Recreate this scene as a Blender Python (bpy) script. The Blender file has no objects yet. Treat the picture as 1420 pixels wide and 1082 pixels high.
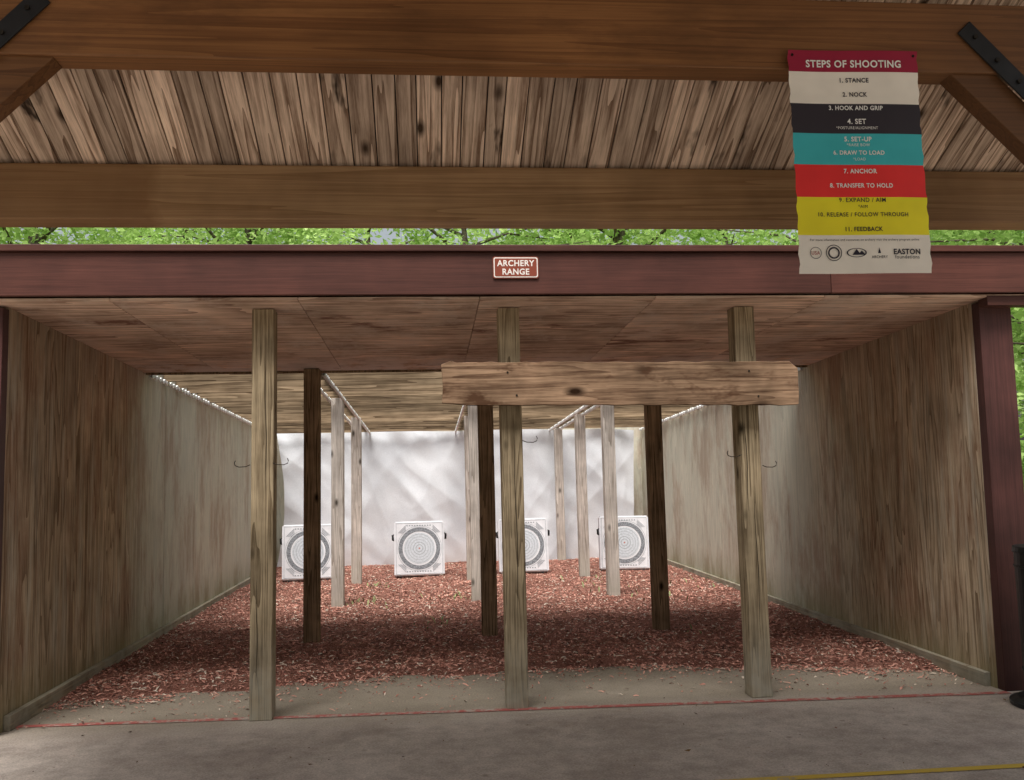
import bpy, bmesh, math, random
import numpy as np
from mathutils import Vector, Matrix, noise as mnoise
random.seed(7); np.random.seed(7)
S=bpy.context.scene
COL=S.collection
# ------------------------------------------------------------------ render look
S.view_settings.view_transform='Standard'
S.view_settings.look='None'
S.view_settings.exposure=0
# ------------------------------------------------------------------ helpers
def link(o,parent=None):
    COL.objects.link(o)
    if parent is not None: o.parent=parent
    return o
def empty(name):
    e=bpy.data.objects.new(name,None); e.empty_display_size=.2
    return link(e)
def mesh_obj(name,verts,faces,mat=None,parent=None,smooth=False,cols=None):
    me=bpy.data.meshes.new(name); me.from_pydata([tuple(v) for v in verts],[],faces); me.update()
    if mat: me.materials.append(mat)
    if smooth: me.polygons.foreach_set('use_smooth',[True]*len(me.polygons))
    if cols is not None:
        a=me.color_attributes.new('Col','FLOAT_COLOR','POINT')
        a.data.foreach_set('color',np.asarray(cols,dtype=np.float32).ravel())
    return link(bpy.data.objects.new(name,me),parent)
BF=[(0,3,2,1),(4,5,6,7),(0,1,5,4),(1,2,6,5),(2,3,7,6),(3,0,4,7)]
def boxes(name,bl,mat,parent=None,bevel=0.0,jit=0.0):
    """bl: list of (x0,x1,y0,y1,z0,z1[,matrix])"""
    V=[];F=[];C=[]
    for b in bl:
        x0,x1,y0,y1,z0,z1=b[:6]; M=b[6] if len(b)>6 else None
        vs=[Vector(v) for v in((x0,y0,z0),(x1,y0,z0),(x1,y1,z0),(x0,y1,z0),(x0,y0,z1),(x1,y0,z1),(x1,y1,z1),(x0,y1,z1))]
        if jit: vs=[v+Vector([random.uniform(-jit,jit) for _ in range(3)]) for v in vs]
        if M is not None: vs=[M@v for v in vs]
        n=len(V); V+=vs; F+=[tuple(i+n for i in f) for f in BF]
        r=random.random(); r2=random.random(); C+=[(r,r2,random.random(),1)]*8
    o=mesh_obj(name,V,F,mat,parent,cols=C)
    if bevel:
        m=o.modifiers.new('b','BEVEL'); m.width=bevel; m.segments=2; m.limit_method='ANGLE'
    return o
def tube(pts,rad,n=8):
    V=[];F=[]
    for i,p in enumerate(pts):
        p=Vector(p); a=Vector(pts[max(i-1,0)]); b=Vector(pts[min(i+1,len(pts)-1)])
        d=(b-a).normalized(); up=Vector((0,0,1)) if abs(d.z)<.9 else Vector((1,0,0))
        s=d.cross(up).normalized(); t=d.cross(s)
        r=rad[i] if hasattr(rad,'__len__') else rad
        for k in range(n):
            an=2*math.pi*k/n; V.append(p+s*(math.cos(an)*r)+t*(math.sin(an)*r))
    for i in range(len(pts)-1):
        for k in range(n):
            F.append((i*n+k,i*n+(k+1)%n,(i+1)*n+(k+1)%n,(i+1)*n+k))
    F.append(tuple(range(n))[::-1]); F.append(tuple((len(pts)-1)*n+k for k in range(n)))
    return V,F
def merge(parts):
    V=[];F=[]
    for v,f in parts:
        n=len(V); V+=list(v); F+=[tuple(i+n for i in q) for q in f]
    return V,F
def cyl(cx,cy,z0,z1,r0,r1=None,n=28):
    r1=r0 if r1 is None else r1
    return tube([(cx,cy,z0),(cx,cy,z1)],[r0,r1],n)
# ------------------------------------------------------------------ node helpers
class NT:
    def __init__(s,name,diffuse=False):
        s.m=bpy.data.materials.new(name); s.m.use_nodes=True; s.t=s.m.node_tree; s.t.nodes.clear()
        s.out=s.n('ShaderNodeOutputMaterial'); s.diffuse=diffuse
        s.b=s.n('ShaderNodeBsdfDiffuse' if diffuse else 'ShaderNodeBsdfPrincipled')
        s.l(s.b.outputs[0],s.out.inputs[0])
        if not diffuse: s.b.inputs['Specular IOR Level'].default_value=.25
    def n(s,t,**k):
        x=s.t.nodes.new(t)
        for a,b in k.items(): setattr(x,a,b)
        return x
    def l(s,a,b): s.t.links.new(a,b)
    def coord(s,scale=(1,1,1),loc=(0,0,0),rot=(0,0,0),attr=False,kind='Object'):
        c=s.n('ShaderNodeTexCoord').outputs[kind]
        m=s.n('ShaderNodeMapping'); m.inputs['Scale'].default_value=scale; m.inputs['Location'].default_value=loc; m.inputs['Rotation'].default_value=rot
        s.l(c,m.inputs[0]); v=m.outputs[0]
        if attr:
            a=s.n('ShaderNodeAttribute',attribute_name='Col'); q=s.n('ShaderNodeVectorMath',operation='MULTIPLY_ADD')
            s.l(a.outputs['Color'],q.inputs[0]); q.inputs[1].default_value=(41,67,53); s.l(v,q.inputs[2]); v=q.outputs[0]
        return v
    def noise(s,v,scale=1,detail=3,rough=.6,dist=0):
        x=s.n('ShaderNodeTexNoise'); s.l(v,x.inputs['Vector']); x.inputs['Scale'].default_value=scale
        x.inputs['Detail'].default_value=detail; x.inputs['Roughness'].default_value=rough; x.inputs['Distortion'].default_value=dist
        return x.outputs['Fac']
    def ramp(s,f,stops):
        r=s.n('ShaderNodeValToRGB'); e=r.color_ramp.elements
        while len(e)<len(stops): e.new(.5)
        for i,(p,c) in enumerate(stops):
            e[i].position=p
            if not hasattr(c,'__len__'): c=(c,c,c)
            e[i].color=(*c,1)
        s.l(f,r.inputs[0]); return r.outputs[0]
    def mix(s,f,a,b,mode='MIX'):
        x=s.n('ShaderNodeMix',data_type='RGBA',blend_type=mode)
        for v,i in((f,0),(a,6),(b,7)):
            if isinstance(v,bpy.types.NodeSocket): s.l(v,x.inputs[i])
            elif i==0: x.inputs[0].default_value=v
            else: x.inputs[i].default_value=(*v,1)
        return x.outputs[2]
    def math(s,op,a,b=0.0,clamp=False):
        x=s.n('ShaderNodeMath',operation=op,use_clamp=clamp)
        for i,v in enumerate((a,b)):
            if isinstance(v,bpy.types.NodeSocket): s.l(v,x.inputs[i])
            else: x.inputs[i].default_value=v
        return x.outputs[0]
    def sep(s,v):
        x=s.n('ShaderNodeSeparateXYZ'); s.l(v,x.inputs[0]); return x.outputs
    def maprange(s,v,a,b,c=0,d=1):
        x=s.n('ShaderNodeMapRange'); s.l(v,x.inputs[0])
        for i,q in enumerate((a,b,c,d)): x.inputs[i+1].default_value=q
        return x.outputs[0]
    def color(s,c): s.l(c,s.b.inputs[0])
    def rough(s,v):
        if not s.diffuse: s.b.inputs['Roughness'].default_value=v
    def bump(s,h,strength=.3,dist=.01):
        x=s.n('ShaderNodeBump'); x.inputs['Strength'].default_value=strength; x.inputs['Distance'].default_value=dist
        s.l(h,x.inputs['Height']); s.l(x.outputs[0],s.b.inputs['Normal'])
def simple(name,c,rough=.6,var=.15,scale=8,metal=0,diffuse=False):
    t=NT(name,diffuse); v=t.coord(); f=t.noise(v,scale,2)
    d=tuple(x*(1-var) for x in c); e=tuple(min(1,x*(1+var)) for x in c)
    t.color(t.ramp(f,[(.3,d),(.7,e)])); t.rough(rough)
    if metal: t.b.inputs['Metallic'].default_value=metal
    return t.m
def wood(name,dark,light,axis,fine=70,along=1.6,attr=False,knots=.0,stain=None,rough=None,varamt=.35,bump=.35,extra=None,blotch=(.55,1.15),ring=True,rings=5.0,wide=.16,dist=.5,blsc=1.7,rstr=.30):
    t=NT(name,diffuse=rough is None); i='xyz'.index(axis)
    sc=[fine*1.35]*3; sc[i]=along*2.2
    v0=t.coord(attr=attr)
    def M(scl):
        m=t.n('ShaderNodeMapping'); m.inputs['Scale'].default_value=scl; t.l(v0,m.inputs[0]); return m.outputs[0]
    g=t.noise(M(sc),1,4,.75,0)
    if ring:
        sc2=[fine*wide]*3; sc2[i]=along*.35
        g2=t.noise(M(sc2),1,1.5,.45,dist)
        w=t.math('FRACT',t.math('MULTIPLY',g2,rings*1.6))
        w=t.math('POWER',w,1.6)
        f=t.math('SUBTRACT',t.math('ADD',t.math('MULTIPLY',g,.95),.15*rstr/.3),t.math('MULTIPLY',w,rstr))
    else: f=g
    c=t.ramp(f,[(.28,dark),(.68,light)])
    bl=t.noise(v0,blsc,3,.6)
    c=t.mix(1.0,c,t.ramp(bl,[(.3,blotch[0]),(.7,blotch[1])]),'MULTIPLY')
    if attr:
        a=t.n('ShaderNodeAttribute',attribute_name='Col'); r=t.sep(a.outputs['Color'])[0]
        c=t.mix(1.0,c,t.ramp(r,[(0,1-varamt),(1,1+varamt*.6)]),'MULTIPLY')
    if knots:
        ks=[6.5]*3; ks[i]=3.0
        vo=t.n('ShaderNodeTexVoronoi'); t.l(M(ks),vo.inputs['Vector']); vo.inputs['Scale'].default_value=knots
        c=t.mix(t.ramp(vo.outputs['Distance'],[(.05,1.0),(.16,0.0)]),c,tuple(x*.25 for x in dark))
    if stain:
        ss=[2.6]*3; ss[i]=stain[2] if len(stain)>2 else .8
        sn=t.noise(M(ss),1.0,5,.72,.2)
        c=t.mix(t.ramp(sn,[(stain[1],0.0),(stain[1]+.07,.92)]),c,stain[0])
    if extra: c=extra(t,c)
    t.color(c)
    if rough is not None: t.rough(rough)
    if bump: t.bump(g,bump,.004)
    return t.m
# ------------------------------------------------------------------ camera (stood under the pavilion, eye height)
th,ps,ro=.09211,.09273,.02222
fw=Vector((math.sin(ps)*math.cos(th),math.cos(ps)*math.cos(th),math.sin(th)))
r=Vector((math.cos(ps),-math.sin(ps),0)); u=r.cross(fw)
r,u=r*math.cos(ro)-u*math.sin(ro),u*math.cos(ro)+r*math.sin(ro)
cd=bpy.data.cameras.new('camera'); cam=link(bpy.data.objects.new('camera',cd))
cam.matrix_world=Matrix(((r.x,u.x,-fw.x,0),(r.y,u.y,-fw.y,0),(r.z,u.z,-fw.z,1.6),(0,0,0,1)))
cd.lens=1257/1420*36; cd.sensor_width=36; cd.clip_start=.05; cd.clip_end=1500
S.camera=cam
# ------------------------------------------------------------------ light
SE,SR=math.radians(64),math.radians(195)
w=bpy.data.worlds.new('World'); S.world=w; w.use_nodes=True; nt=w.node_tree
bg=nt.nodes['Background']; sky=nt.nodes.new('ShaderNodeTexSky'); sky.sky_type='NISHITA'; sky.sun_disc=False
sky.sun_elevation=SE; sky.sun_rotation=SR; sky.dust_density=6; sky.air_density=1.6; sky.ozone_density=.8
hs=nt.nodes.new('ShaderNodeHueSaturation'); hs.inputs['Saturation'].default_value=.42
nt.links.new(sky.outputs[0],hs.inputs['Color']); nt.links.new(hs.outputs[0],bg.inputs[0]); bg.inputs[1].default_value=.15
sd=bpy.data.lights.new('sun','SUN'); sd.energy=5.0; sd.angle=math.radians(30); sd.color=(1,.975,.94)
sun=link(bpy.data.objects.new('sun',sd))
dirv=Vector((math.sin(SR)*math.cos(SE),math.cos(SR)*math.cos(SE),math.sin(SE)))  # towards sun (behind camera)
sun.rotation_euler=dirv.to_track_quat('Z','Y').to_euler()
# ------------------------------------------------------------------ dimensions
XL,XR,D=-2.788,4.01,6.339
def cz(y): return 2.781-.0372*(y-D)
Y2,YB=9.2,16.95
COLX=(-1.136,.5786,2.30)
# ------------------------------------------------------------------ materials
def moss(t,c):
    z=t.sep(t.coord())[2]; n=t.noise(t.coord(),6,3)
    f=t.math('MULTIPLY',t.maprange(z,.02,.6,1,0),t.ramp(n,[(.3,.2),(.65,.8)]))
    return t.mix(f,c,(.38,.365,.30))
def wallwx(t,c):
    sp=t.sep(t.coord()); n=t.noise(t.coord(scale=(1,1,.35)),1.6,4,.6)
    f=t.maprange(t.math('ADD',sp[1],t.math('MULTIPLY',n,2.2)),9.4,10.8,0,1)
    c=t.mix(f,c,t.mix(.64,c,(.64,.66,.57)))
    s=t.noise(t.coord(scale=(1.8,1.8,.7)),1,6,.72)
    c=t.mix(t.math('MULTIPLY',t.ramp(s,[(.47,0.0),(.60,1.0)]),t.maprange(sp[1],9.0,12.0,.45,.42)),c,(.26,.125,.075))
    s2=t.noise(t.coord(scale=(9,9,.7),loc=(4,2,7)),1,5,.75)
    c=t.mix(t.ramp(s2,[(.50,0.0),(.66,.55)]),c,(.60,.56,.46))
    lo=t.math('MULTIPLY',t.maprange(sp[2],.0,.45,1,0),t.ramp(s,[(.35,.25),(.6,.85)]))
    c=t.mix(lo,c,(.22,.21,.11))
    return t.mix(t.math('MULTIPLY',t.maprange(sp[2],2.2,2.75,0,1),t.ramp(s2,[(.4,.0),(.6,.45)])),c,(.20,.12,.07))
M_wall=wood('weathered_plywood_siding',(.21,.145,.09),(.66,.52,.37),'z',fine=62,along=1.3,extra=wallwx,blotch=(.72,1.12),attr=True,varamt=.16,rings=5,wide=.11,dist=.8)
def ceilwx(t,c):
    s2=t.noise(t.coord(scale=(2.0,1.2,1),loc=(4,2,7)),1.3,5,.75)
    c=t.mix(t.ramp(s2,[(.50,0.0),(.66,.55)]),c,(.72,.58,.49))
    y=t.sep(t.coord())[1]
    return t.mix(t.math('MULTIPLY',t.maprange(y,8.3,9.1,0,1),t.ramp(s2,[(.4,0.0),(.5,.8)])),c,(.72,.62,.58))
M_ceil=wood('stained_plywood_ceiling',(.42,.265,.195),(.93,.68,.52),'x',fine=30,along=1.0,blotch=(.6,1.15),attr=True,varamt=.12,stain=((.22,.11,.08),.58),extra=ceilwx,rings=5)
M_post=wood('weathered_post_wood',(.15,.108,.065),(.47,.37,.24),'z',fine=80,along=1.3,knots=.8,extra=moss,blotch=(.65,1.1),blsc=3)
M_post_backlit=wood('backlit_shade_wood',(.085,.055,.033),(.32,.215,.13),'z',fine=80,along=1.3,knots=.8,blotch=(.6,1.1),blsc=3)  # shade of the backlit second row put into the wood colour
M_post_daylit=wood('daylit_post_wood',(.33,.28,.235),(.70,.63,.57),'z',fine=80,along=1.3,knots=.8,extra=moss,blotch=(.75,1.1),blsc=3)  # rear rows: stronger daylight there put into the paler wood colour
M_slat=wood('slat_wood',(.09,.06,.036),(.32,.235,.15),'x',fine=60,along=1.0,attr=True,varamt=.4)
M_header=wood('red_brown_painted_board',(.050,.0165,.012),(.088,.031,.022),'x',fine=60,along=.8,rough=.5,bump=.2,ring=False,blotch=(.7,1.2),attr=True,varamt=.1)
M_jamb=wood('red_brown_painted_post',(.055,.020,.017),(.10,.038,.033),'z',fine=60,along=.8,rough=.55,bump=.2,ring=False)
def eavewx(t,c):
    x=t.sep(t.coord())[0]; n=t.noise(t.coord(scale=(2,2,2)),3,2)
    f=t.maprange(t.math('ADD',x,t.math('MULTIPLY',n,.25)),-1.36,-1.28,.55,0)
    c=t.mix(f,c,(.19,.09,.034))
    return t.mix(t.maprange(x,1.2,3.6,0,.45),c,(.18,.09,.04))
def beamwx(t,c):
    s=t.noise(t.coord(scale=(1.0,3,4)),1.2,5,.7)
    c=t.mix(t.ramp(s,[(.5,0.0),(.7,.6)]),c,(.10,.045,.02))
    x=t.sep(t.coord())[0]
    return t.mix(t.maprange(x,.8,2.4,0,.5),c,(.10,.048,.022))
M_beam=wood('stained_glulam_beam',(.155,.064,.024),(.275,.125,.048),'x',fine=55,along=.5,rough=.5,bump=.2,blotch=(.6,1.2),attr=True,varamt=.12,blsc=.9,extra=beamwx)
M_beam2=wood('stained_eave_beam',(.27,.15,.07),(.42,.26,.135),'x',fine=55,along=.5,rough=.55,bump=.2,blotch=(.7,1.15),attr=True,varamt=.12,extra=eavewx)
M_roofb=wood('roof_sheathing_board',(.24,.15,.10),(.80,.61,.47),'y',fine=46,along=1.1,attr=True,varamt=.34,knots=.7,stain=((.022,.014,.01),.60,.7),blotch=(.72,1.12),rings=4.5,wide=.26,dist=.15,rstr=.34)
M_plank=wood('rough_sawn_plank',(.10,.055,.034),(.36,.235,.15),'x',fine=40,along=1.2,knots=.55,blotch=(.55,1.2),stain=((.075,.038,.022),.56,1.2),blsc=2.5,rings=3,wide=.28,dist=.2,rstr=.2)
M_sill=wood('sill_wood',(.16,.12,.075),(.38,.30,.20),'y',fine=60,along=1.0,extra=moss)
M_black=simple('black_steel',(.018,.018,.02),.45,.3)
M_wire=simple('dark_wire',(.03,.025,.02),.5,.2,8,.6)
M_roofing=simple('asphalt_shingle',(.05,.045,.04),.9,.3,20,diffuse=True)
M_closure=simple('white_closure_strip',(.80,.80,.78),.6,.05,diffuse=True)
# ------------------------------------------------------------------ ground
t=NT('forest_floor',True); v=t.coord(); n=t.noise(v,.6,5,.7); n2=t.noise(v,9,3,.7)
t.color(t.mix(t.ramp(n,[(.42,0.0),(.6,1.0)]),t.ramp(n2,[(.3,(.035,.025,.015)),(.7,(.10,.07,.04))]),t.ramp(n2,[(.3,(.02,.045,.012)),(.7,(.06,.11,.03))])))
mesh_obj('ground',[(-400,-300,-.06),(400,-300,-.06),(400,600,-.06),(-400,600,-.06)],[(0,1,2,3)],t.m)
t=NT('pale_bounce_gravel',True); vo=t.n('ShaderNodeTexVoronoi'); t.l(t.coord(),vo.inputs['Vector']); vo.inputs['Scale'].default_value=45; n=t.noise(t.coord(),.8,3)
t.color(t.mix(1.0,t.ramp(t.sep(vo.outputs['Color'])[0],[(.1,(.26,.24,.20)),(.9,(.50,.47,.42))]),t.ramp(n,[(.3,.8),(.7,1.1)]),'MULTIPLY'))
V=[(0,-8,-.03)]; V+=[( (19+2*math.sin(k*1.9))*math.cos(k*math.pi/24),-8+(16+1.5*math.sin(k*2.3))*math.sin(k*math.pi/24),-.03) for k in range(48)]
mesh_obj('bounce_gravel',V,[(0,1+k,1+(k+1)%48) for k in range(48)],t.m)  # pale ground added to bounce light up under the pavilion and ceiling
# concrete
t=NT('worn_concrete'); v=t.coord(); n=t.noise(v,1.3,6,.7); n2=t.noise(v,75,2,.8); n3=t.noise(v,7,5,.75)
c=t.mix(1.0,t.ramp(n,[(.38,(.40,.335,.285)),(.62,(.55,.475,.41))]),t.ramp(n2,[(.3,.72),(.7,1.2)]),'MULTIPLY')
c=t.mix(1.0,c,t.ramp(n3,[(.35,.78),(.6,1.06)]),'MULTIPLY')
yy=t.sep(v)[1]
c=t.mix(t.math('MULTIPLY',t.maprange(t.math('ADD',yy,t.math('MULTIPLY',n3,.6)),6.35,6.75,0,1),.78),c,t.mix(1.0,(.195,.165,.12),t.ramp(n2,[(.3,.7),(.7,1.25)]),'MULTIPLY'))  # darker tint past the red line, deepened in colour to offset eave-gap light
vo=t.n('ShaderNodeTexVoronoi'); t.l(v,vo.inputs['Vector']); vo.inputs['Scale'].default_value=3.1
c=t.mix(t.ramp(vo.outputs['Distance'],[(.03,.5),(.08,0.0)]),c,(.12,.09,.07))
t.color(c); t.rough(.8); t.bump(n2,.25,.003)
M_conc=t.m
slab=[(-7,XL-.6),(XL-.6,XR+1.0),(XR+1.0,8)]
boxes('concrete_pavement',[(a+.004,b-.004,-4,7.55,-.12,0) for a,b in slab],M_conc,bevel=.004)
def paint(name,c,cover):
    t=NT(name); v=t.coord(); n=t.noise(v,14,5,.75); n2=t.noise(v,1.5,2)
    f=t.math('ADD',t.math('MULTIPLY',n,.7),t.math('MULTIPLY',n2,.3))
    t.color(t.mix(t.ramp(f,[(cover,0.0),(cover+.08,1.0)]),c,(.38,.32,.27))); t.rough(.7)
    return t.m
def strip(name,p0,p1,w,mat,z=.004):
    p0=Vector((*p0,z)); p1=Vector((*p1,z)); d=(p1-p0).normalized(); s=Vector((-d.y,d.x,0))*w/2
    V=[];F=[];N=60
    for i in range(N+1):
        q=p0.lerp(p1,i/N); k=1+random.uniform(-.12,.12); V+=[q-s*k,q+s*k]
        if i: F.append((2*i-2,2*i,2*i+1,2*i-1))
    return mesh_obj(name,V,F,mat)
strip('red_floor_line',(XL,6.47),(XR,6.16),.065,paint('red_line_paint',(.36,.10,.085),.49))
strip('yellow_floor_line',(-6,4.73),(8,4.68),.06,paint('yellow_line_paint',(.62,.43,.07),.55))
strip('yellow_floor_line',(3.95,6.03),(8,5.93),.06,paint('yellow_line_paint_b',(.62,.45,.06),.56))
# ------------------------------------------------------------------ mulch
bx=np.array([-2.9,-2.7,-1.4,.2,1.5,2.6,3.8,4.1]); by=np.array([6.85,6.95,7.28,7.36,7.40,7.18,6.85,6.75])
def bnd(x): return np.interp(x,bx,by)
def mh(x,y):
    n=mnoise.noise(Vector((x*1.7,y*1.7,0)))*.6+mnoise.noise(Vector((x*7,y*7,3)))*.25
    s=(y-bnd(x)+n*.32)/.38; s=max(0,min(1,s)); s=s*s*(3-2*s)
    return -.02+s*(.05+n*.04+mnoise.noise(Vector((x*18,y*18,9)))*.009)
t=NT('red_mulch',True); v=t.coord(); vo=t.n('ShaderNodeTexVoronoi'); t.l(t.coord(scale=(60,95,60)),vo.inputs['Vector'])
n=t.noise(v,2.2,4,.6)
cs=t.sep(t.mix(.5,vo.outputs['Color'],(.5,.5,.5)))[0]
c=t.ramp(cs,[(.25,(.18,.07,.052)),(.5,(.40,.18,.135)),(.8,(.60,.34,.265))])
c=t.mix(1.0,c,t.ramp(n,[(.3,.7),(.7,1.2)]),'MULTIPLY')
t.color(c); t.bump(vo.outputs['Distance'],.8,.02)
nx,ny=150,210; V=[];F=[]
for j in range(ny+1):
    y=6.6+(YB-6.6)*(j/ny)**1.15
    for i in range(nx+1):
        x=XL+.0+(XR-XL)*i/nx; V.append((x,y,mh(x,y)))
for j in range(ny):
    for i in range(nx):
        a=j*(nx+1)+i; F.append((a,a+1,a+nx+2,a+nx+1))
mulch=mesh_obj('mulch_bed',V,F,t.m,smooth=True)
tc=NT('mulch_chip',True); a=tc.n('ShaderNodeAttribute',attribute_name='Col'); tc.color(a.outputs['Color'])
M_chip=tc.m
V=[];F=[];C=[]
N=90000
k=0
while k<N:
    y=6.4+(YB-6.55)*random.random()**1.5; x=random.uniform(XL+.03,XR-.03)
    dd=y-bnd(x)+.35*mnoise.noise(Vector((x*2.5,y*2.5,40)))
    if dd<-.02 and random.random()>.22*math.exp(dd*4.5)*1.2: 
        k+=1; continue
    z=max(mh(x,y),.002)
    sz=random.random()**2; L=.006+.022*sz; W=random.uniform(.002,.006)+.003*sz; an=random.uniform(0,math.pi)
    d=Vector((math.cos(an),math.sin(an),random.gauss(0,.2))).normalized(); s=Vector((-math.sin(an),math.cos(an),random.gauss(0,.4))).normalized()
    c0=Vector((x,y,z+random.uniform(.001,.010))); n0=len(V)
    up=Vector((0,0,W*.7))
    V+=[c0-d*L-s*W*.6,c0-d*L+s*W*.6,c0-s*W+up,c0+s*W+up,c0+d*L-s*W*.5,c0+d*L+s*W*.5]
    F+=[(n0,n0+2,n0+3,n0+1),(n0+2,n0+4,n0+5,n0+3)]
    q=random.random()
    pt=.75+.6*(mnoise.noise(Vector((x*1.3,y*1.3,20)))*.5+.5)
    if q<.12: col=(.64,.54,.44)
    elif q<.22: col=(.12,.07,.058)
    else:
        m=random.random(); col=(.30+.38*m,.12+.245*m,.092+.19*m)
    C+=[(col[0]*pt,col[1]*pt,col[2]*pt,1)]*6; k+=1
mesh_obj('mulch_chips',V,F,M_chip,cols=C,parent=mulch)
V=[];F=[];C=[]
for (cx,cy,nn,sp) in((-1.0,11.7,30,.25),(-.9,13.2,20,.2),(.35,11.9,26,.25),(2.3,13.0,30,.4),(2.6,11.4,18,.3),(.1,9.9,9,.15),(2.5,8.8,6,.1),(3.7,12.5,16,.3)):
    for _ in range(nn):
        x=cx+random.gauss(0,sp); y=cy+random.gauss(0,sp); x=max(XL+.05,min(XR-.05,x)); z=mh(x,y)
        an=random.uniform(0,6.28); h=random.uniform(.02,.08); wv=.007; d=Vector((math.cos(an),math.sin(an),0)); s=Vector((-d.y,d.x,0))*wv
        p=Vector((x,y,z)); n0=len(V)
        V+=[p-s,p+s,p+d*h*.4+Vector((0,0,h*.7))+s*1.3,p+d*h*.4+Vector((0,0,h*.7))-s*1.3,p+d*h+Vector((0,0,h))]
        F+=[(n0,n0+1,n0+2,n0+3),(n0+3,n0+2,n0+4)]; g=random.random(); C+=[(.20+.14*g,.25+.13*g,.12+.06*g,1)]*5
mesh_obj('weeds',V,F,M_chip,cols=C)
V=[];F=[];C=[]
for _ in range(260):
    x=random.uniform(-2.6,3.9); y=random.uniform(4.6,7.2); s=random.uniform(.006,.024); an=random.uniform(0,6.28)
    if random.random()<.9: s*=.4
    n0=len(V)
    for k2,(a2,b2) in enumerate(((-1,0),(-.2,.45),(1,0),(-.2,-.45))):
        V.append((x+s*(a2*math.cos(an)-b2*math.sin(an)),y+s*(a2*math.sin(an)+b2*math.cos(an)),.006+.5*s*random.random()))
    F.append((n0,n0+1,n0+2,n0+3)); C+=[(*random.choice([(.12,.06,.03),(.2,.12,.05),(.07,.04,.03),(.25,.1,.06)]),1)]*4
mesh_obj('fallen_leaves',V,F,M_chip,cols=C)
# ------------------------------------------------------------------ archery range shelter
RS=empty('archery_range_shelter')
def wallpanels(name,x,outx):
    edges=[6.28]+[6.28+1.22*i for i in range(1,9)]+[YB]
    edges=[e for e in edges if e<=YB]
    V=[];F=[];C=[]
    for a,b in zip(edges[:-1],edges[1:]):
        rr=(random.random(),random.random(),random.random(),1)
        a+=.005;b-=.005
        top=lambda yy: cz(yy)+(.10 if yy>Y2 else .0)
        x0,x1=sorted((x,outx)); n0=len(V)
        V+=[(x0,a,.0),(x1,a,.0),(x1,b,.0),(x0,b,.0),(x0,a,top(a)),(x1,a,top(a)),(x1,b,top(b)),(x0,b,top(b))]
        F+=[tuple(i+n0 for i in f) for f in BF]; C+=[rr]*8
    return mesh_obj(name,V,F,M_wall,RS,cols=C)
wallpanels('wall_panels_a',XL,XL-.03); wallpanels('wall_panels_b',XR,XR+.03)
boxes('wall_backing',[(XL-.12,XL-.034,6.30,YB,-.05,2.30),(XR+.034,XR+.12,6.30,YB,-.05,2.30)],M_jamb,RS)
boxes('sill_boards',[(XL+.001,XL+.045,6.36,YB,0.0,.10),(XR-.045,XR-.001,6.36,YB,0.0,.10)],M_sill,RS,bevel=.004)
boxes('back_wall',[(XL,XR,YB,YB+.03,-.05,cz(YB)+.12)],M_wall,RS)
boxes('jambs',[(XR+.002,XR+.25,6.20,6.295,0,cz(D)-.01),(XL-.25,XL-.002,6.20,6.295,0,cz(D)-.01),(XR+.036,XR+.25,6.297,6.42,0,2.75),(XL-.25,XL-.036,6.297,6.42,0,2.75)],M_jamb,RS,bevel=.004)
boxes('header_fascia',[(-4.2,2.83,6.045,6.085,2.815,3.105),(2.834,4.46,6.045,6.085,2.815,3.105),(-4.2,4.46,6.02,6.10,3.107,3.152)],M_header,RS,bevel=.004)
boxes('header_returns',[(4.42,4.46,6.087,9.2,2.80,3.10),(-4.2,-4.16,6.087,9.2,2.80,3.10),(XR+.0,4.42,6.087,6.195,2.73,2.80)],M_header,RS)
boxes('roof_deck',[(-4.15,4.41,6.11,9.24,3.08,3.12)],M_roofing,RS)
xs=[-4.15,-2.08,-.86,.36,1.58,2.80,4.41]; ys=[6.09,8.52,Y2]
V=[];F=[];C=[]
for a,b in zip(xs[:-1],xs[1:]):
    for p,q in zip(ys[:-1],ys[1:]):
        a1,b1,p1,q1=a+.0025,b-.0025,p+.002,q-.002; n0=len(V); rr=(random.random(),random.random(),random.random(),1)
        V+=[(a1,p1,cz(p1)),(b1,p1,cz(p1)),(b1,q1,cz(q1)),(a1,q1,cz(q1)),(a1,p1,cz(p1)+.018),(b1,p1,cz(p1)+.018),(b1,q1,cz(q1)+.018),(a1,q1,cz(q1)+.018)]
        F+=[tuple(i+n0 for i in f) for f in BF]; C+=[rr]*8
mesh_obj('ceiling_panels',V,F,M_ceil,RS,cols=C)
boxes('ceiling_edge_beam',[(XL+.01,XR-.01,Y2+.005,Y2+.045,cz(Y2)-.02,cz(Y2)+.16)],M_post_backlit,RS,bevel=.003)  # dark colour paints in the shade of its backlit face
boxes('roof_end_board',[(-4.3,4.5,9.26,9.30,2.86,3.12)],M_header,RS)
bl=[];y=9.85
while y<YB-.05:
    z=cz(y); bl.append((XL+.002,XR-.002,y-.016,y+.016,z,z+.10)); y+=.47
boxes('slat_joists',bl,M_slat,RS,jit=.004)
bl=[]
for x in COLX: 
    bl.append((x-.035,x+.035,9.30,YB-.02,0,.07,Matrix.Translation((0,0,cz(0)+.105))@Matrix(((1,0,0,0),(0,1,0,0),(0,-.0372,1,0),(0,0,0,1)))))
boxes('roof_stringers',bl,M_slat,RS)
V=[];F=[]
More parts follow.
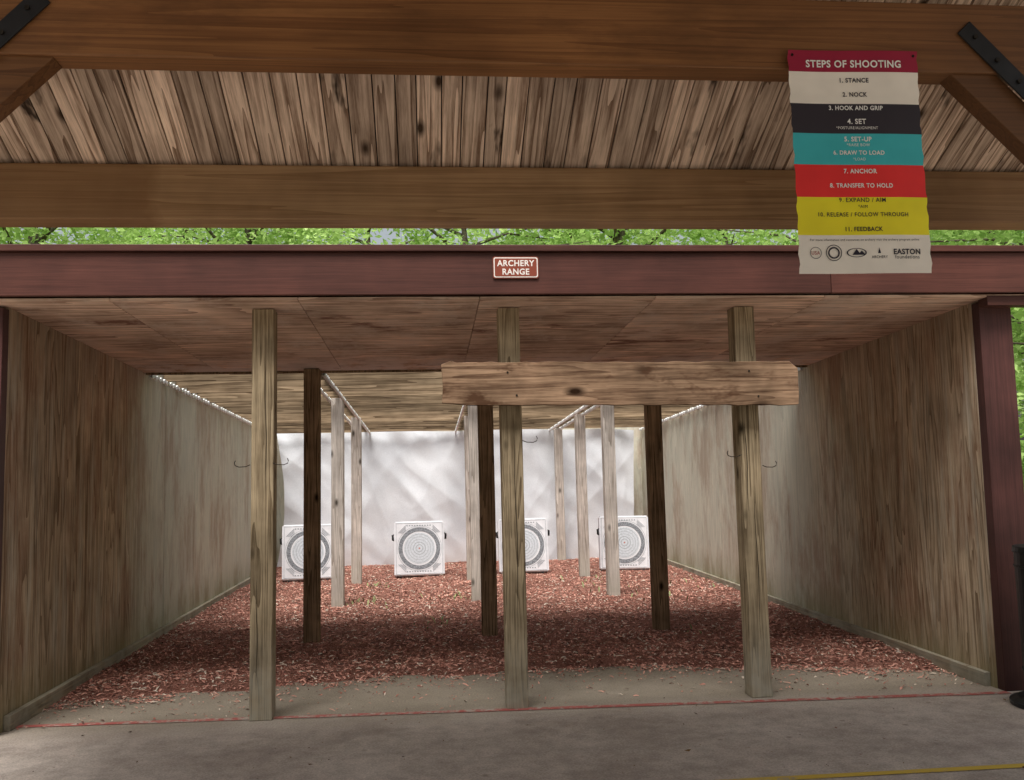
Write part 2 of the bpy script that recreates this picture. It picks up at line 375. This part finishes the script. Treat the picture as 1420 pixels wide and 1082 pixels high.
for x in [XL+.035,COLX[0]-.10,COLX[0]+.08,COLX[1]-.09,COLX[1]+.09,COLX[2]-.08,COLX[2]+.08,XR-.035]:
    N=500
    for i in range(N+1):
        y=9.3+(YB-9.4)*i/N; z=cz(y)-.03+.011*math.sin(2*math.pi*y/.12); n0=len(V)
        V+=[(x-.012,y,z),(x+.012,y,z),(x+.012,y,z+.032),(x-.012,y,z+.032)]
        if i:
            for k in range(4): F.append((n0-4+k,n0-4+(k+1)%4,n0+(k+1)%4,n0+k))
mesh_obj('closure_strips',V,F,M_closure,RS)
# ------------------------------------------------------------------ posts
def post(x,y,mat,lean=0,w=.15,z0=0.0,top=None):
    zt=(cz(y)-.002) if top is None else top
    n=14;V=[];F=[]
    tw=random.uniform(-.03,.03); h=w/2
    for i in range(n+1):
        tt=i/n; z=z0+(zt-z0)*tt; ox=lean*(tt-1)+.004*math.sin(tt*3+x); a=tw*tt
        for sx,sy in((-1,-1),(1,-1),(1,1),(-1,1)):
            V.append((x+ox+h*(sx*math.cos(a)-sy*math.sin(a)),y+h*(sx*math.sin(a)+sy*math.cos(a)),z))
        if i:
            for k in range(4): F.append(((i-1)*4+k,(i-1)*4+(k+1)%4,i*4+(k+1)%4,i*4+k))
    F+=[(3,2,1,0),(n*4,n*4+1,n*4+2,n*4+3)]
    o=mesh_obj('wooden_post',V,F,mat); m=o.modifiers.new('b','BEVEL'); m.width=.007; m.segments=2; m.limit_method='ANGLE'; m.angle_limit=.6
    return o
P1=post(COLX[0],D+.07,M_post); P2=post(COLX[1],D+.07,M_post); P3=post(COLX[2],D+.07,M_post)
# drying checks: thin splits on the front faces
def check(x,y,z0,z1,parent,wd=.0022):
    V=[];F=[];n=14
    for i in range(n+1):
        t_=i/n; z=z0+(z1-z0)*t_; q=wd*math.sin(math.pi*t_)+.0003; xx=x+.004*math.sin(t_*9+x*7)+random.uniform(-.001,.001)
        V+=[(xx-q,y,z),(xx+q,y,z)]
        if i: F.append((2*i-2,2*i-1,2*i+1,2*i))
    mesh_obj('drying_check',V,F,M_crack,parent)
M_crack=simple('split_wood_gap',(.03,.022,.016),.9,.1,diffuse=True)
FY=D+.07-.0785
check(COLX[1]+.02,FY,.55,1.95,P2); check(COLX[0]-.03,FY,.2,1.0,P1); check(COLX[0]+.025,FY,1.5,2.5,P1); check(COLX[2]+.01,FY,.4,1.4,P3); check(COLX[2]-.035,FY,1.3,2.0,P3)
for x in COLX: post(x-.01,9.09,M_post_backlit,z0=-.02)
for x in COLX: post(x,11.5,M_post_daylit,z0=-.02)
for x in COLX: post(x+.04,13.9,M_post_daylit,z0=-.02)
post(2.34,16.3,M_post_daylit,z0=-.02,w=.14); post(-2.68,15.6,M_post_daylit,z0=-.02,w=.10)
def hook(x,y,z,side,parent):
    pts=[(0,0,.0),(.03*side,0,-.012),(.075*side,0,-.014),(.10*side,0,-.004),(.105*side,0,.014),(.098*side,0,.03)]
    V,F=tube([(x+a,y+b,z+c) for a,b,c in pts],.0032,6)
    o=mesh_obj('arrow_hook',V,F,M_wire,parent,smooth=True)
hook(COLX[0]-.075,D-.02,1.70,-1,P1); hook(COLX[0]+.075,D-.02,1.71,1,P1)
hook(COLX[2]-.075,D-.02,1.70,-1,P3); hook(COLX[2]+.075,D-.02,1.62,1,P3); hook(COLX[1]+.075,D-.02,1.83,1,P2)
# hanging plank with rough ends
base=[(.093,2.09),(.10,2.2),(.093,2.36),(.16,2.385),(.19,2.375),(2.57,2.353),(2.63,2.305),(2.632,2.18),(2.625,2.05),(2.55,2.043),(1.3,2.062),(.3,2.072)]
prof=[]
random.seed(5)
for i in range(len(base)):
    a=Vector(base[i]); b=Vector(base[(i+1)%len(base)]); k=max(1,int((b-a).length/.06))
    for j in range(k):
        q=a.lerp(b,j/k); prof.append((q.x+random.uniform(-.003,.003),q.y+random.uniform(-.0045,.0045)))
n=len(prof); ya,yb=6.215,6.258
V=[(x,ya,z) for x,z in prof]+[(x,yb,z) for x,z in prof]
F=[tuple(range(n)),tuple(range(2*n-1,n-1,-1))]+[(i,i+n,(i+1)%n+n,(i+1)%n) for i in range(n)]
plank=mesh_obj('wooden_plank',V,F,M_plank); m=plank.modifiers.new('b','BEVEL'); m.width=.003; m.segments=1; m.limit_method='ANGLE'; m.angle_limit=1.0
V,F=merge([tube([(x,6.216,z),(x,6.211,z)],.007,8) for x,z in((.55,2.30),(.61,2.14),(2.27,2.29),(2.33,2.11))]); mesh_obj('lag_screws',V,F,M_wire,plank)
# ------------------------------------------------------------------ backstop curtain
t=NT('white_tarp',True); v=t.coord(); n=t.noise(v,1.3,5,.6); n2=t.noise(t.coord(scale=(90,90,90)),1,2)
c=t.mix(1.0,t.ramp(n,[(.3,(.60,.62,.655)),(.7,(.75,.77,.80))]),t.ramp(n2,[(.3,.88),(.7,1.05)]),'MULTIPLY')
z=t.sep(v)[2]; c=t.mix(t.math('MULTIPLY',t.maprange(z,0,.5,1,0),t.ramp(n,[(.4,.1),(.6,.5)])),c,(.45,.36,.31))
t.color(c)
nx,nz=300,100;V=[];F=[]
def crease(x,z,seed,s,an):
    q=x*math.cos(an)+z*math.sin(an); p=-x*math.sin(an)+z*math.cos(an)
    n=mnoise.noise(Vector((q*s,p*s*.35,seed))); return (1-abs(n)*2.2)**2 if abs(n)<.45 else 0
for j in range(nz+1):
    b=j/nz
    for i in range(nx+1):
        a=i/nx
        xl=-2.70+.16*math.sin(math.pi*b)*(1-b*.2)-.02; xr=3.80-.07*(1-b)
        x=xl+(xr-xl)*a
        top=2.44-.02*a-.035*abs(math.sin(a*9.5))-.10*max(0,a-.9)*10*.6
        z=.015+(top-.015)*b
        y=16.60+.08*mnoise.noise(Vector((x*1.1,z*.5,2)))+.022*mnoise.noise(Vector((x*3+z*2,z*2.2,5)))+.03*math.sin(x*2.2+z*1.5)*(1-b)+.012*math.sin(x*14)*b**4
        y-=.016*crease(x,z,3,1.5,.6)+.014*crease(x,z,8,1.3,-.7)+.010*crease(x,z,15,2.4,.1)
        V.append((x,y,z))
for j in range(nz):
    for i in range(nx):
        a=j*(nx+1)+i; F.append((a,a+1,a+nx+2,a+nx+1))
mesh_obj('backstop_netting_curtain',V,F,t.m,smooth=True)
# ------------------------------------------------------------------ targets
M_tw=simple('target_face_white',(.76,.77,.80),.6,.06,12,diffuse=True)
t=NT('target_ring_print',True); v=t.coord(); vo=t.n('ShaderNodeTexVoronoi'); t.l(v,vo.inputs['Vector']); vo.inputs['Scale'].default_value=60
t.color(t.ramp(vo.outputs['Distance'],[(.25,(.13,.14,.16)),(.7,(.30,.32,.34))])); M_tg=t.m
M_tl=simple('target_line_grey',(.25,.28,.31),.6,.2,30,diffuse=True)
M_tr=simple('target_centre_red',(.45,.20,.18),.6,.1,diffuse=True)
M_tf=simple('target_inner_grey',(.58,.62,.66),.6,.14,40,diffuse=True)
def annulus(r0,r1,y,n=56):
    V=[];F=[]
    for k in range(n):
        a=2*math.pi*k/n
        V+=[(r0*math.cos(a),y,r0*math.sin(a)),(r1*math.cos(a),y,r1*math.sin(a))]
    for k in range(n):
        q=(k+1)%n; F.append((2*k,2*k+1,2*q+1,2*q))
    return V,F
def rect(x0,x1,z0,z1,y): return [(x0,y,z0),(x1,y,z0),(x1,y,z1),(x0,y,z1)],[(0,1,2,3)]
def target(x,y,yaw,w=.78,h=.84):
    E=empty('archery_target')
    bm=bmesh.new(); bmesh.ops.create_cube(bm,size=1); me=bpy.data.meshes.new('foam_block')
    for vv in bm.verts: vv.co=Vector((vv.co.x*w,vv.co.y*.24,vv.co.z*h))
    bmesh.ops.bevel(bm,geom=list(bm.edges),offset=.02,segments=2,affect='EDGES')
    bm.to_mesh(me); bm.free(); me.materials.append(M_tw); link(bpy.data.objects.new('foam_block',me),E)
    yf=-.1225
    V,F=merge([annulus(.262,.325,yf)]); mesh_obj('ring_band',V,F,M_tg,E)
    V,F=merge([annulus(.0,.24,yf)]); mesh_obj('inner_face',V,F,M_tf,E)
    parts=[annulus(a,a+.004,yf-.001) for a in(.342,.215,.175,.135)]+[annulus(a,a+.007,yf-.001) for a in(.09,.05)]
    hw,hh=w/2-.03,h/2-.03
    for k in(0,):
        a,b=hw-k,hh-k
        parts+=[rect(-a,a,b-.004,b,yf),rect(-a,a,-b,-b+.004,yf),rect(-a,-a+.004,-b+.004,b-.004,yf),rect(a-.004,a,-b+.004,b-.004,yf)]
    for sx in(-1,1):
        for sz in(-1,1):
            for k in range(4):
                q=.03+.022*k; L=.12-.02*k
                parts.append(([(sx*(hw-q),yf-.001,sz*(hh-q-L)),(sx*(hw-q-.009),yf-.001,sz*(hh-q-L)),(sx*(hw-q-L),yf-.001,sz*(hh-q-.009)),(sx*(hw-q-L),yf-.001,sz*(hh-q))],[(0,1,2,3)]))
    for k in range(10):
        parts.append(rect(-.2+.04*k,-.2+.04*k+.022,hh-.045,hh-.03,yf)); parts.append(rect(-.2+.04*k,-.2+.04*k+.022,-hh+.03,-hh+.045,yf))
    V,F=merge(parts); mesh_obj('printed_lines',V,F,M_tl,E)
    V,F=annulus(.0,.014,yf-.002,20); mesh_obj('centre_dot',V,F,M_tr,E)
    parts=[]
    for sx in(-1,1):
        parts.append(tube([(sx*(w/2-.01),-.04,.13),(sx*(w/2+.02),-.04,.14),(sx*(w/2+.024),-.04,.21),(sx*(w/2-.01),-.04,.23)],.018,8))
        parts.append(tube([(sx*(w/2-.10),-.15,-h/2-.012),(sx*(w/2-.10),.34,-h/2-.012)],.014,8))
        parts.append(tube([(sx*(w/2-.10),.34,-h/2-.0),(sx*(w/2-.10),.12,h/2-.25)],.011,8))
    V,F=merge(parts); mesh_obj('frame_handles',V,F,M_black,E,smooth=True)
    E.location=(x,y+.12,h/2+.045); E.rotation_euler=(math.radians(-5),random.uniform(-.012,.012),yaw)
    return E
target(-1.88,14.32,.10); target(-.17,14.38,.02); target(1.47,14.38,-.03); target(3.08,14.32,-.09)
# ------------------------------------------------------------------ pavilion
PV=empty('timber_pavilion')
X0,X1=-3.3,4.2
boxes('upper_beam',[(X0,X1,3.84,3.98,3.405,3.74)],M_beam,PV,bevel=.008)
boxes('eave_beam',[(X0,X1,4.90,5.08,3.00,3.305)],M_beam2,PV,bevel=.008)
boxes('far_beams',[(X0,X1,-2.4,-2.22,3.0,3.305)],M_beam2,PV,bevel=.008)
SL=math.atan(.5); bl=[];x=X0
LR=4.45
M=Matrix.Translation((0,5.35,3.31-.5*(5.35-4.95)))@Matrix.Rotation(-SL,4,'X')
while x<X1:
    wd=random.choice([.095,.105,.115,.125,.13]); off=random.uniform(-.003,.003)
    bl.append((x+.003,x+wd-.003,-LR,0,off,off+.022)); x+=wd
rb=boxes('roof_sheathing',bl,M_roofb,PV,bevel=.003); rb.matrix_world=M
ridge=5.35-LR*math.cos(SL); rz=3.11+LR*math.sin(SL)
mesh_obj('roof_shingles',[(X0-.1,5.40,3.13),(X1+.1,5.40,3.13),(X1+.1,ridge,rz+.06),(X0-.1,ridge,rz+.06),(X1+.1,2*ridge-5.4,3.13),(X0-.1,2*ridge-5.4,3.13)],[(0,1,2,3),(3,2,4,5)],M_roofing,PV)
boxes('pavilion_posts',[(-2.62,-2.44,3.82,4.0,0,3.40),(3.28,3.46,3.82,4.0,0,3.40),(-2.62,-2.44,-2.4,-2.22,0,3.0),(3.28,3.46,-2.4,-2.22,0,3.0)],M_beam,PV,bevel=.008)
def diag(name,p0,p1,wd,y0,y1,mat):
    p0=Vector((p0[0],0,p0[1]));p1=Vector((p1[0],0,p1[1])); d=(p1-p0).normalized(); s=Vector((-d.z,0,d.x))*wd/2
    a=[p0-s,p0+s,p1+s,p1-s]; V=[(q.x,y0,q.z) for q in a]+[(q.x,y1,q.z) for q in a]
    o=mesh_obj(name,V,[(0,1,2,3),(7,6,5,4),(0,4,5,1),(1,5,6,2),(2,6,7,3),(3,7,4,0)],mat,PV)
    m=o.modifiers.new('b','BEVEL'); m.width=.004; m.segments=2; return o
diag('knee_brace_a',(-1.62,3.46),(-2.50,2.58),.16,3.86,3.96,M_beam); diag('knee_brace_b',(2.49,3.47),(3.34,2.62),.16,3.86,3.96,M_beam)
diag('steel_plate_a',(-1.60,3.66),(-2.0,3.24),.085,3.825,3.835,M_black); diag('steel_plate_b',(2.50,3.62),(3.0,3.10),.085,3.825,3.835,M_black)
V,F=merge([tube([(x,3.824,z),(x,3.815,z)],.011,8) for x,z in((-1.66,3.60),(-1.76,3.49),(2.55,3.57),(2.65,3.46),(2.75,3.36))]); mesh_obj('bolts',V,F,M_wire,PV)
# ------------------------------------------------------------------ banner
BN=empty('steps_of_shooting_banner')
bx0,bx1,bz1,bz0=1.640,2.246,3.482,2.450; pxm=(bz1-bz0)/310.0; bcx=(bx0+bx1)/2; BY=3.80
def wav(x,z): return BY+.007*math.sin((z-2.5)*5+x*2)+.005*math.sin((x-1.6)*9)
def zpx(p): return bz1-(p-70)*pxm
def band(name,p0,p1,c,dy=0,x0=bx0,x1=bx1):
    m=simple(name+'_print',c,.5,.05,6); V=[];F=[];nx,nz=16,max(2,int((p1-p0)/6))
    for j in range(nz+1):
        for i in range(nx+1):
            p=p0+(p1-p0)*j/nz; x=x0+(x1-x0)*i/nx; z=zpx(p)
            if i in(0,nx): x+=.0025*math.sin(p*.21)+.0015*math.sin(p*.67)
            V.append((x,wav(x,z)+dy,z))
    for j in range(nz):
        for i in range(nx):
            a=j*(nx+1)+i; F.append((a,a+1,a+nx+2,a+nx+1))
    return mesh_obj(name,V,F,m,BN,smooth=True)
band('title_band',70,100,(.34,.02,.055)); band('cream_band',100,145,(.92,.87,.79)); band('charcoal_band',145,187,(.04,.034,.044))
band('teal_band',187,231,(.06,.50,.56)); band('red_band',231,276,(.86,.04,.04)); band('yellow_band',276,328,(.92,.82,.03)); band('logo_band',328,380,(.92,.87,.79))
Mw=simple('banner_white_ink',(.88,.88,.86),.6,.02); Md=simple('banner_dark_ink',(.03,.025,.04),.6,.02)
def text_mesh(name,body,cx,cz_,width,mat,parent,yfun,bold=.012,sp=1.08):
    c=bpy.data.curves.new(name,'FONT'); c.body=body; c.size=1; c.align_x='CENTER'; c.align_y='CENTER'; c.offset=bold; c.resolution_u=3; c.space_character=sp
    o=bpy.data.objects.new(name+'_tmp',c); COL.objects.link(o); bpy.context.view_layer.update()
    me=bpy.data.meshes.new_from_object(o.evaluated_get(bpy.context.evaluated_depsgraph_get())); bpy.data.objects.remove(o); me.name=name
    X=[v.co.x for v in me.vertices]; Yv=[v.co.y for v in me.vertices]; mx,my=(min(X)+max(X))/2,(min(Yv)+max(Yv))/2; s=width/(max(X)-min(X))
    for v in me.vertices:
        x=cx+(v.co.x-mx)*s; z=cz_+(v.co.y-my)*s*1.08; v.co=(x,yfun(x,z),z)
    me.materials.clear(); me.materials.append(mat)
    return link(bpy.data.objects.new(name,me),parent)
yf=lambda x,z: wav(x,z)-.003
for body,p,wpx,mt,b in [("STEPS OF SHOOTING",89,133,Mw,.026),("1. STANCE",112,40,Md,.024),("2. NOCK",132,34,Md,.024),("3. HOOK AND GRIP",151,75,Mw,.024),("4. SET",170,26,Mw,.024),("*POSTURE/ALIGNMENT",179,58,Mw,.0),("5. SET-UP",195,38,Mw,.024),("*RAISE BOW",203,32,Mw,.0),("6. DRAW TO LOAD",214,71,Mw,.024),("*LOAD",223,17,Mw,.0),("7. ANCHOR",240,46,Mw,.024),("8. TRANSFER TO HOLD",260,87,Mw,.024),("9. EXPAND / AIM",280,64,Md,.012),("*AIM",289,13,Md,.0),("10. RELEASE / FOLLOW THROUGH",300,124,Md,.012),("11. FEEDBACK",320,51,Md,.022),("For more information and resources on archery visit the archery program online",335,150,Md,.0)]:
    text_mesh('line_'+body.split()[0].strip('.*').lower(),body,bcx,zpx(p),wpx*pxm,mt,BN,yf,b,1.14 if 'EXPAND' in body or 'RELEASE' in body else 1.09)
text_mesh('logo_text','EASTON',bcx+57*pxm,zpx(351),37*pxm,Md,BN,yf,.03)
text_mesh('logo_text_b','foundations',bcx+57*pxm,zpx(358),34*pxm,Md,BN,yf,.0)
text_mesh('logo_text_c','USA',bcx-68*pxm,zpx(352),12*pxm,M_tr,BN,yf,.02)
text_mesh('logo_text_d','ARCHERY',bcx+19*pxm,zpx(358),22*pxm,Md,BN,yf,.01)
parts=[]
def ring(cx,cz_,r0,r1,sx=1.0,n=26):
    V=[];F=[]
    for k in range(n):
        a=2*math.pi*k/n
        for q in(r0,r1):
            x=cx+q*math.cos(a)*sx; z=cz_+q*math.sin(a); V.append((x,yf(x,z),z))
    for k in range(n):
        q=(k+1)%n; F.append((2*k,2*k+1,2*q+1,2*q))
    return V,F
for cx,r0,r1,sx in((-68,7.3,8,1),(-43,10,11,1),(-43,6,8,1),(-12,5.4,6.2,2.2)): parts.append(ring(bcx+cx*pxm,zpx(352),r0*pxm,r1*pxm,sx))
for tri in [[(-18,355),(-6,355),(-12,347)],[(-10,355),(0,355),(-5,349)],[(17,353),(21,353),(19,345)]]:
    parts.append(([(bcx+a*pxm,yf(bcx+a*pxm,zpx(b)),zpx(b)) for a,b in tri],[(0,1,2)]))
V,F=merge(parts); mesh_obj('logos',V,F,Md,BN)
V,F=merge([tube([(x,wav(x,zpx(77))-.004,zpx(77)),(x,wav(x,zpx(77))+.03,zpx(77))],.006,10) for x in(bx0+.02,bx1-.02)]); mesh_obj('grommets',V,F,M_wire,BN)
# ------------------------------------------------------------------ plaque
PL=empty('archery_range_sign')
M_pr=simple('plaque_brown',(.20,.045,.025),.5,.1); M_pw=simple('plaque_white',(.70,.65,.60),.5,.05)
def rrect(x0,x1,z0,z1,r,y,n=5):
    V=[]
    for cx,cz_,a0 in((x1-r,z1-r,0),(x0+r,z1-r,90),(x0+r,z0+r,180),(x1-r,z0+r,270)):
        for k in range(n+1):
            a=math.radians(a0+90*k/n); V.append((cx+r*math.cos(a),y,cz_+r*math.sin(a)))
    return V
sx0,sx1,sz0,sz1=.449,.762,2.922,3.072
def slabm(name,x0,x1,z0,z1,y,d,r,mat):
    A=rrect(x0,x1,z0,z1,r,y); B=rrect(x0,x1,z0,z1,r,y+d); n=len(A)
    return mesh_obj(name,A+B,[tuple(range(n))[::-1],tuple(range(n,2*n))]+[(i,(i+1)%n,(i+1)%n+n,i+n) for i in range(n)],mat,PL)
slabm('plate',sx0,sx1,sz0,sz1,6.034,.009,.015,M_pr); slabm('border',sx0+.006,sx1-.006,sz0+.006,sz1-.006,6.0325,.001,.013,M_pw); slabm('field',sx0+.013,sx1-.013,sz0+.013,sz1-.013,6.0315,.0008,.01,M_pr)
text_mesh('text_archery','ARCHERY',(sx0+sx1)/2,3.026,.255,M_pw,PL,lambda x,z:6.0305,.02); text_mesh('text_range','RANGE',(sx0+sx1)/2,2.967,.183,M_pw,PL,lambda x,z:6.0305,.02)
# ------------------------------------------------------------------ black bin at right edge
cx,cy=4.12,5.78
V,F=merge([cyl(cx,cy,.0,.03,.30,.30,40),cyl(cx,cy,.03,.05,.29,.25,40),cyl(cx,cy,.05,.14,.07,.07,20),cyl(cx,cy,.14,1.0,.205,.215,36),cyl(cx,cy,1.0,1.04,.225,.22,36),cyl(cx,cy,.9,.915,.222,.222,36),cyl(cx,cy,.22,.235,.214,.214,36)])
o=mesh_obj('trash_can',V,F,M_black); m=o.modifiers.new('b','BEVEL'); m.width=.004; m.segments=2; m.limit_method='ANGLE'
# ------------------------------------------------------------------ trees
def leafmat(name,a,b):
    t=NT(name,True); at=t.n('ShaderNodeAttribute',attribute_name='Col'); f=t.sep(at.outputs['Color'])[0]
    c=t.ramp(f,[(0,a),(1,b)]); t.color(c)
    tr=t.n('ShaderNodeBsdfTranslucent'); t.l(c,tr.inputs[0]); mx=t.n('ShaderNodeMixShader'); mx.inputs[0].default_value=.5
    t.l(t.b.outputs[0],mx.inputs[1]); t.l(tr.outputs[0],mx.inputs[2]); t.l(mx.outputs[0],t.out.inputs[0]); return t.m
M_leaf=leafmat('leaf_green',(.22,.38,.07),(.66,.86,.34)); M_bark=simple('bark',(.14,.115,.09),.9,.5,6,diffuse=True)
def leaves(clumps,per,size):
    cl=np.array([c[:3] for c in clumps]); rad=np.array([c[3] for c in clumps]); n=len(clumps)*per
    idx=np.repeat(np.arange(len(clumps)),per)
    d=np.random.normal(size=(n,3)); d/=np.linalg.norm(d,axis=1)[:,None]; rr=np.random.rand(n)**.45
    P=cl[idx]+d*(rr*rad[idx])[:,None]*np.array([1,1,.6])
    a=np.random.normal(size=(n,3)); a[:,2]*=.5; a/=np.linalg.norm(a,axis=1)[:,None]
    b=np.cross(a,np.random.normal(size=(n,3))); b/=np.linalg.norm(b,axis=1)[:,None]
    s=size*(.6+.8*np.random.rand(n))[:,None]
    V=np.stack([P-a*s,P-b*s*.45-a*s*.1,P+a*s,P+b*s*.45-a*s*.1],1).reshape(-1,3)
    F=np.arange(n*4).reshape(-1,4)
    cv=np.clip(np.repeat(np.random.rand(len(clumps))*.6,per)+np.random.rand(n)*.4,0,1)
    C=np.repeat(np.stack([cv,cv,cv,np.ones(n)],1),4,axis=0)
    return V,F,C
def leafmesh(name,clumps,per,size):
    V,F,C=leaves(clumps,per,size); me=bpy.data.meshes.new(name); me.from_pydata(V.tolist(),[],F.tolist()); me.materials.append(M_leaf)
    a=me.color_attributes.new('Col','FLOAT_COLOR','POINT'); a.data.foreach_set('color',C.astype(np.float32).ravel()); return me
def make_tree(H,R,nb,per,leaf,seed,low=.35,lim=1.0):
    random.seed(seed); parts=[];cl=[]
    tp=[(math.sin(k*1.3+seed)*.12*k/3,math.cos(k+seed)*.12*k/3,H*.9*k/6) for k in range(7)]
    parts.append(tube(tp,[H*.016*(1-.13*k) for k in range(7)],10))
    for i in range(nb):
        tt=low+(1-low)*i/nb; k=min(5,int(tt*6)); base=Vector(tp[k]).lerp(Vector(tp[k+1]),tt*6-k) if k<6 else Vector(tp[6])
        an=i*2.4+random.uniform(-.4,.4); L=R*(.55+.45*math.sin(math.pi*min(1,(tt-low)/(1-low)*.8+.2)))*random.uniform(.7,1.1)
        d=Vector((math.cos(an),math.sin(an),random.uniform(.15,.55))); mid=base+d*L*.5+Vector((0,0,.1*L)); end=base+d*L
        parts.append(tube([base,mid,end],[H*.005*lim,H*.0028*lim,H*.001],6))
        for q in(.35,.6,.85,1.05):
            for _ in range(2):
                p=base.lerp(end,q)+Vector([random.gauss(0,.12*R*1.6) for _ in range(3)]); cl.append((p.x,p.y,p.z,R*random.uniform(.14,.26)))
    for _ in range(8): p=Vector(tp[6])+Vector([random.gauss(0,.25*R) for _ in range(3)]); cl.append((p.x,p.y,p.z,R*.28))
    V,F=merge(parts); me=bpy.data.meshes.new('trunk'); me.from_pydata([tuple(v) for v in V],[],F); me.materials.append(M_bark); me.polygons.foreach_set('use_smooth',[True]*len(me.polygons))
    return me,leafmesh('crown',cl,per,leaf)
kinds=[make_tree(15,4.8,24,70,.115,s,.28) for s in(1,2)]
def put(kind,x,y,s,rot,name='broadleaf_tree'):
    e=empty(name); a=link(bpy.data.objects.new('trunk',kind[0]),e); b=link(bpy.data.objects.new('crown',kind[1]),e)
    e.location=(x,y,-.1); e.scale=(s,s,s); e.rotation_euler=(0,0,rot)
random.seed(11); i=0
for row,(y0,n,x0,x1) in enumerate([(26,6,-14,22),(35,7,-20,30)]):
    for k in range(n):
        put(kinds[i%2],x0+(x1-x0)*(k+.5)/n+random.uniform(-1.2,1.2),y0+random.uniform(-2,2),random.uniform(.85,1.1)*(1+row*.1),random.uniform(0,6)); i+=1
for x,y,s in((12,15,.8),(16,20,.95),(11,11.5,.55)): put(kinds[i%2],x,y,s,i*1.7); i+=1
shr=[make_tree(3.2,1.7,14,45,.09,5,.08)]
for x,y in((9.5,10.5),(11.5,14.5),(14.5,16),(9,16),(13,21)): put(shr[0],x,y,random.uniform(.8,1.3),i*1.1,'shrub'); i+=1
random.seed(3); cl=[(random.uniform(-60,80),random.uniform(58,80),random.uniform(.5,16),random.uniform(2,4)) for _ in range(300)]
me=leafmesh('distant_woodland',cl,50,.5); link(bpy.data.objects.new('distant_woodland',me))
